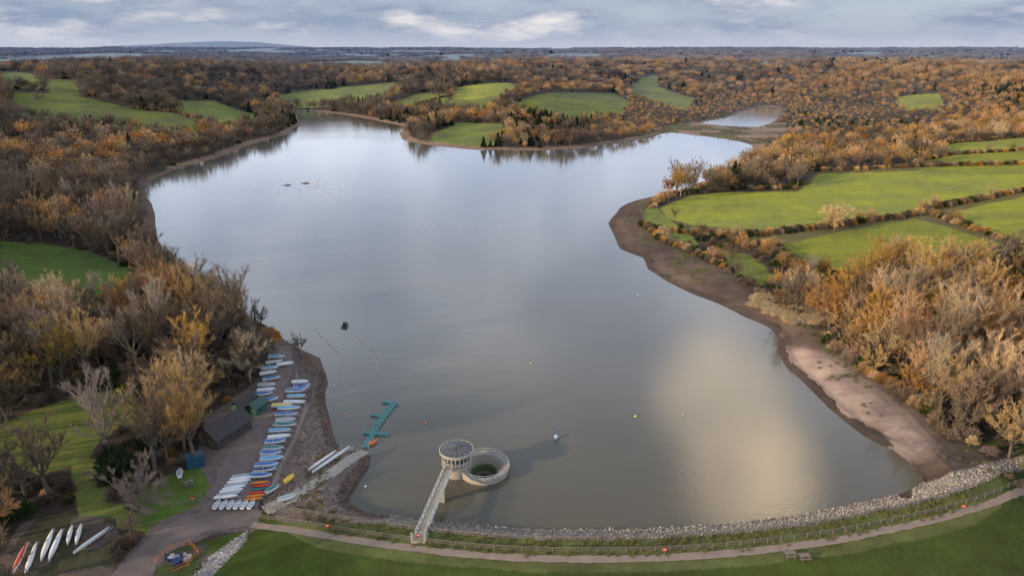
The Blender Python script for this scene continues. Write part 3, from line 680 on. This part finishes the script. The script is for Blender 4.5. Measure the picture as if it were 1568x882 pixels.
for i in range(17):
    v=732-8.7*i+random.uniform(-1,1);u=403+i*3.5+random.uniform(-4,4)
    boat('sailing_dinghy',u,v,.12+random.uniform(-.1,.1),W_=random.choice((1.4,1.6)),cover=covers[(i*7+i//3)%10],mast=5.5 if i%3==0 else 0,L=random.choice((4.2,4.7,5.1)))
for i,(u,v) in enumerate([(408,600),(404,606),(409,592),(414,566),(411,574),(416,582),(420,557),(424,549),(437,560),(412,615)]): boat('sailing_dinghy',u,v,.3+random.uniform(-.2,.2),L=4.2,cover=[white,blue,grey,lblue][i%4],mast=5 if i%3==1 else 0)
boat('sailing_dinghy',432,624,.1,cover=yel);boat('sailing_dinghy',460,588,.1,cover=white,L=4);boat('sailing_dinghy',461,597,.1,cover=blue,L=4)
for i in range(8):
    boat('racing_dinghy',374-i*3.8+random.uniform(-1,1),731+i*4.7,.25+random.uniform(-.06,.06),L=4.2,W_=.95,Hh=.3,cover=white if i%3 else grey,mast=0)
for i in range(6): boat('training_dinghy',333+i*10.5,776,1.5+random.uniform(-.1,.1),L=2.4,W_=1.1,Hh=.4,cover=grey,open_=True)
for i,(u,v,c_) in enumerate([(398,741,ora),(401,746,red),(398,751,teal),(396,756,red),(392,761,ora),(388,766,ora),(414,716,lblue),(410,720,white)]): boat('kayak',u,v,.15+.1*random.random(),L=3.4,W_=.7,Hh=.25,cover=c_,hull=c_,double=True,lift=.2)
def bet(name,a,b_,W_=.8,**k):
    p=S(*a);q=S(*b_);L=math.hypot(q[0]-p[0],q[1]-p[1]);ang=math.atan2(q[1]-p[1],q[0]-p[0])
    return boat(name,(a[0]+b_[0])/2,(a[1]+b_[1])/2,ang,L=round(L,1),W_=W_,double=True,**k)
for a,b_,w,c_ in [((22,880),(44,834),.8,red),((40,884),(58,834),.8,white),((64,862),(83,814),.9,white),((76,862),(97,814),.9,ora),((104,838),(112,808),.7,white),((117,838),(126,806),.7,white),((114,850),(169,812),.6,white),((473,721),(515,696),.6,white),((479,722),(537,691),.5,white)]:
    bet('rowing_boat',a,b_,w,Hh=.45,cover=white if c_!=red else red,hull=white)
boat('rowing_boat',444,736,1.2,L=2.6,W_=1.2,cover=yel,hull=yel,open_=True);boat('rowing_boat',440,766,.5,L=3.2,W_=1.3,cover=grey);boat('rowing_boat',418,752,1.,L=3,W_=1.2,cover=teal)
boat('rowing_boat',572,678,1.,L=2.2,W_=1.1,cover=red,hull=ora,z=0.0,lift=-.05,open_=True)
boat('rowing_boat',276,728,2.0,L=3,W_=1.2,cover=grey,hull=white)
# ---------------------------------------------------------------- pontoon
pt=simple('teal_decking',(.05,.20,.19),.7,2,.2)
mb=MB()
def pl(a,b_,w): 
    p=plane(*a,.3);q=plane(*b_,.3);L=math.hypot(q[0]-p[0],q[1]-p[1]);d=((q[0]-p[0])/L,(q[1]-p[1])/L);n=int(L/2.)+1
    for i in range(n):
        t=(i+.5)/n;mb.box((p[0]+d[0]*L*t,p[1]+d[1]*L*t,.18+random.uniform(-.01,.01)),(L/n-.06,w,.36),0,math.atan2(d[1],d[0]))
    for sgn in (-1,1):
        for i in range(n+1): mb.tube((p[0]+d[0]*L*i/n-d[1]*sgn*w*.52,p[1]+d[1]*L*i/n+d[0]*sgn*w*.52,-.4),(p[0]+d[0]*L*i/n-d[1]*sgn*w*.52,p[1]+d[1]*L*i/n+d[0]*sgn*w*.52,.75),.05,.05,5,1)
pl((560,684),(577,652),1.3);pl((557,661),(595,664),1.2);pl((577,651),(602,618),1.5);pl((586,614),(608,618),.9);pl((568,634),(588,636),1.)
mb.obj('floating_pontoon',[pt,alu])
x,y=plane(528,500);mb=MB()
mb.box((0,0,.15),(1.7,2.6,.4),0);mb.box((0,.5,.75),(1.2,1.1,.8),0)
for a in (-.8,.8):
    for b_ in (-1.2,1.2): mb.box((a,b_,.7),(.08,.08,.9),1)
mb.obj('moored_raft',[blk,alu],loc=(x,y,0))
def buoy(u,v,mat,r=.35,name='marker_buoy',pole=0):
    x,y=plane(u,v);mb=MB();mb.lathe([(0,-.3*r),(r*.8,-.2*r),(r,.35*r),(r*.85,1.*r),(r*.4,1.5*r),(0,1.6*r)],14)
    if pole: mb.lathe([(r*1.02,.3*r),(r*1.05,.5*r),(r*1.02,.7*r)],14,m=1);mb.tube((0,0,r),(0,0,pole),.06,.04,5,1);mb.box((.1,0,pole),(.5,.05,.3),1)
    mb.obj(name,[mat,blue],loc=(x,y,0),smooth=True)
for u,v,m_,r in ((652,648,ora,.28),(813,557,yel,.26),(973,638,yel,.3),(697,480,white,.22),(1046,636,grey,.2),(977,452,white,.2),(505,650,red,.25),(560,745,white,.2),(528,634,ora,.22)): buoy(u,v,m_,r)
buoy(852,671,grey,.6,'mooring_buoy',1.9)
def line(name,pts,mat):
    C=cat([plane(*p) for p in pts],8);mb=MB()
    for i,(x,y) in enumerate(C[:-1]):
        mb.lathe([(0,-.1),(.18,0),(.18,.14),(0,.25)],8,(x,y,0),i%2)
        mb.beam((x,y,.03),(*C[i+1],.03),.03,.03,2)
    mb.obj(name,[mat,white,grey])
line('buoy_line',[(483,505),(505,528),(524,548),(520,570),(510,592)],ora);line('buoy_line',[(542,508),(555,525),(577,545),(577,570)],ora)
# ---------------------------------------------------------------- buildings
blkw=simple('black_weatherboard',(.05,.042,.036),.8,3,.3);slate=simple('dark_roof_shingle',(.045,.04,.04),.8,2,.4,bump=.3);grn=simple('green_cladding',(.03,.09,.07),.6,3,.2)
def house(name,u,v,L,Wd,h,rh,rz,wall,roof):
    p=S(u,v);e=empty(name,(p[0],p[1],p[2]-.05),rz)
    mb=MB();mb.box((0,0,h/2),(L,Wd,h));mb.add([(-L/2,-Wd/2,h),(-L/2,Wd/2,h),(-L/2,0,h+rh)],[(0,1,2)]);mb.add([(L/2,-Wd/2,h),(L/2,Wd/2,h),(L/2,0,h+rh)],[(0,2,1)]);mb.obj('walls',[wall],parent=e)
    mb=MB();o=.5
    for s in (-1,1):
        a=Vector((-L/2-o,s*(Wd/2+o),h-rh*o/(Wd/2)+.03));b_=Vector((L/2+o,s*(Wd/2+o),h-rh*o/(Wd/2)+.03));c_=Vector((L/2+o,0,h+rh+.03));d2=Vector((-L/2-o,0,h+rh+.03));up=Vector((0,0,.12))
        mb.add([a,b_,c_,d2,a+up,b_+up,c_+up,d2+up],[(0,1,2,3),(4,5,6,7),(0,1,5,4),(1,2,6,5),(3,0,4,7)])
    mb.obj('roof',[roof],parent=e)
    mb=MB()
    for s in (-1,1):
        for i in range(int(L/2.2)): mb.box((-L/2+1.3+i*2.2,s*(Wd/2+.02),h*.6),(1.,.06,.8))
    mb.obj('windows',[glass],parent=e)
    mb=MB();mb.box((L/2+.03,0,1.05),(.06,1.1,2.1));mb.box((L/2+.02,1.4,1.6),(.05,.9,.9));mb.obj('door',[paintw],parent=e)
    return e
house('timber_clubhouse',346,668,9.5,5.6,2.7,2.0,1.15,blkw,slate)
house('boat_store_shed',376,628,5.,3.2,2.4,1.,1.15,grn,slate);house('green_shed',394,630,3.6,2.6,2.2,.8,1.2,grn,grn)
house('brick_farmhouse',913,139,16,9,6,4,.2,simple('red_brick',(.30,.12,.07),.9,3,.2),slate)
p=S(300,712);mb=MB();mb.box((0,0,1.2),(3.2,2.3,2.4));
for i in range(9): mb.box((-1.5+i*.37,-1.17,1.2),(.12,.06,2.2))
mb.box((0,0,2.43),(3.3,2.4,.08));mb.obj('storage_container',[cmat('dark_blue_paint',(.02,.07,.12))],loc=p,rz=.5)
def sign(u,v):
    p=S(u,v);mb=MB();mb.box((0,0,.55),(.08,.08,1.3),1);mb.box((0,-.06,1.1),(.75,.05,.55),0);mb.box((0,-.09,1.1),(.5,.02,.12),2);mb.obj('safety_sign',[red,wood,white],loc=p)
for u,v in ((502,812),(1017,849),(1473,782),(640,827),(296,770)): sign(u,v)
def bench(u,v,rz):
    p=S(u,v);mb=MB();mb.box((0,0,.74),(1.8,.75,.06))
    for s in (-1,1):
        mb.box((0,s*.65,.45),(1.8,.28,.05))
        for a in (-.6,.6): mb.beam((a,s*.75,0),(a,s*.25,.72),.07,.07)
    for a in (-.6,.6): mb.beam((a,-.75,.4),(a,.75,.4),.06,.07)
    mb.obj('picnic_bench',[wood],loc=p,rz=rz)
for u,v,a in ((1209,851,.1),(1231,855,.1),(246,741,.4),(289,742,.8)): bench(u,v,a)
mb=MB();Cc=survey_many([(238,862),(262,842),(292,834),(304,848),(288,866),(262,878)]);
for i in range(len(Cc)-1):
    a=Vector(Cc[i]);b_=Vector(Cc[i+1]);n=max(1,int((b_-a).length/1.5))
    for k in range(n):
        p0=a.lerp(b_,k/n);p1=a.lerp(b_,(k+1)/n);mb.box((p0.x,p0.y,p0.z+.5),(.06,.06,1.1))
        for zz in (.35,.95): mb.beam(p0+Vector((0,0,zz)),p1+Vector((0,0,zz)),.03,.06)
mb.obj('orange_barrier_fence',[ora])
p=S(270,858);mb=MB();rr=random.Random(3)
for i in range(14): mb.box((rr.uniform(-1.8,1.8),rr.uniform(-1.2,1.2),.25+.2*rr.random()),(rr.uniform(.5,1.2),rr.uniform(.4,.9),.5),rr.randrange(3),rr.random()*3)
mb.obj('stacked_materials',[navy,grey,conc],loc=p)
# paddlers
skin=simple('skin',(.5,.3,.22),.6);jk=cmat('jacket',(.5,.12,.05))
def paddler(u,v,ang,jm):
    x,y=plane(u,v);e=empty('kayaker',(x,y,0),ang)
    mb=boat_mesh(4.6,.75,.3,False,0,.2,True);o=mb.obj('kayak',[jm,jm,blk,blk],parent=e);o.location.z=-.02
    me=bpy.data.meshes.new('body');V=[(0,0,.3),(0,0,.65),(.03,0,.9),(.04,0,1.08),(.05,0,1.2),(0,.2,.86),(.2,.34,.62),(.45,.3,.72),(0,-.2,.86),(.2,-.34,.6),(.45,-.3,.85),(.4,.1,.35),(.75,.1,.4),(.4,-.1,.35),(.75,-.1,.4)]
    me.from_pydata(V,[(0,1),(1,2),(2,3),(3,4),(2,5),(5,6),(6,7),(2,8),(8,9),(9,10),(0,11),(11,12),(0,13),(13,14)],[]);me.materials.append(jk)
    o=link(bpy.data.objects.new('body',me));o.parent=e;o.modifiers.new('s','SKIN');R_=[.17,.16,.14,.06,.12,.07,.05,.045,.07,.05,.045,.09,.07,.09,.07]
    for i,r in enumerate(R_): me.skin_vertices[0].data[i].radius=(r,r)
    me.skin_vertices[0].data[0].use_root=True;ss_=o.modifiers.new('u','SUBSURF');ss_.levels=ss_.render_levels=1
    mb=MB();mb.lathe([(0,1.05),(.09,1.1),(.11,1.2),(.1,1.3),(0,1.36)],10,(.05,0,0));mb.obj('head',[skin],parent=e,smooth=True)
    mb=MB();mb.tube((.45,-1.1,.5),(.45,1.1,1.05),.02,.02,5);mb.box((.45,1.1,1.05),(.04,.4,.18));mb.box((.45,-1.1,.5),(.04,.4,.18));mb.obj('paddle',[blk],parent=e)
paddler(468,281,.3,navy);paddler(487,281,2.6,white);paddler(440,284,.2,blue)
# ---------------------------------------------------------------- light
AZ=math.radians(245);EL=math.radians(15)
sd=Vector((math.sin(AZ)*math.cos(EL),math.cos(AZ)*math.cos(EL),math.sin(EL)))
sl=bpy.data.lights.new('sun','SUN');sl.energy=5.0;sl.angle=math.radians(2.);sl.color=(1,.77,.48);so=link(bpy.data.objects.new('sun',sl));so.rotation_euler=(-sd).to_track_quat('-Z','Y').to_euler();so.location=(-50,-30,120)
w=bpy.data.worlds.new('World');SC.world=w;w.use_nodes=True;nt=w.node_tree;bg=nt.nodes['Background'];bg.inputs['Strength'].default_value=.105
sk=N(nt,'ShaderNodeTexSky',sky_type='NISHITA');sk.sun_disc=False;sk.sun_elevation=EL;sk.sun_rotation=AZ;sk.air_density=1.2;sk.dust_density=1.
tc=N(nt,'ShaderNodeTexCoord');sx=N(nt,'ShaderNodeSeparateXYZ');nt.links.new(tc.outputs['Generated'],sx.inputs[0])
mpw=N(nt,'ShaderNodeMapping');mpw.inputs['Scale'].default_value=(1,1,4.2);mpw.inputs['Location'].default_value=(.3,.1,.55);nt.links.new(tc.outputs['Generated'],mpw.inputs['Vector'])
mpv=N(nt,'ShaderNodeMapping');mpv.inputs['Scale'].default_value=(1,1,1.5);mpv.inputs['Location'].default_value=(.7,.4,.2);nt.links.new(tc.outputs['Generated'],mpv.inputs['Vector'])
c1=noise(nt,3.6,10,.56,mpw.outputs[0]);c2_=noise(nt,7.5,10,.6,mpw.outputs[0]);c3_=noise(nt,3.2,8,.55,mpv.outputs[0])
def ramp(nt,f,a,b_):
    r=N(nt,'ShaderNodeMapRange',interpolation_type='SMOOTHSTEP');nt.links.new(f,r.inputs[0]);r.inputs[1].default_value=a;r.inputs[2].default_value=b_;return r.outputs[0]
cl=ramp(nt,c1,.38,.58);sh=mathn(nt,'MULTIPLY',ramp(nt,c2_,.42,.68),ramp(nt,c1,.40,.62))
cbk=mixc(nt,sk.outputs[0],(4.2,5.3,7.1),.75)
cc=mixc(nt,(2.7,3.4,4.8),(8.4,8.0,8.0),sh)
c=mixc(nt,cbk,cc,cl)
c=mixc(nt,(5.0,5.4,6.5),c,ramp(nt,sx.outputs[2],-.005,.035))
up=mathn(nt,'MULTIPLY',ramp(nt,sx.outputs[2],.055,.13),mathn(nt,'SUBTRACT',1,ramp(nt,sx.outputs[2],.36,.64)))
cu=mixc(nt,(8.4,10.4,14.2),(16.5,18.0,20.8),ramp(nt,c3_,.38,.64))
c=mixc(nt,c,cu,mathn(nt,'MULTIPLY',up,.95))
def lobe(v,a0,a1,colr,base):
    v=Vector(v).normalized();d=N(nt,'ShaderNodeVectorMath',operation='DOT_PRODUCT');nt.links.new(tc.outputs['Generated'],d.inputs[0]);d.inputs[1].default_value=v
    f=ramp(nt,d.outputs['Value'],math.cos(math.radians(a1)),math.cos(math.radians(a0)))
    f=mathn(nt,'MULTIPLY',f,ramp(nt,c3_,.28,.58))
    return mixc(nt,base,colr,f)
c=lobe((.325,.80,.555),.3,6.4,(80,61,41),c)
c=lobe((.29,.86,.46),.5,6.5,(36,30,24),c)
nt.links.new(c,bg.inputs['Color'])
cam=bpy.data.cameras.new('camera');co=link(bpy.data.objects.new('camera',cam));co.location=(0,0,HC);co.rotation_euler=(math.pi/2-PITCH,0,0);cam.sensor_width=36;cam.lens=36*F/1568;cam.clip_end=40000;cam.clip_start=1;SC.camera=co
SC.view_settings.view_transform='Standard';SC.view_settings.look='None';SC.view_settings.exposure=0
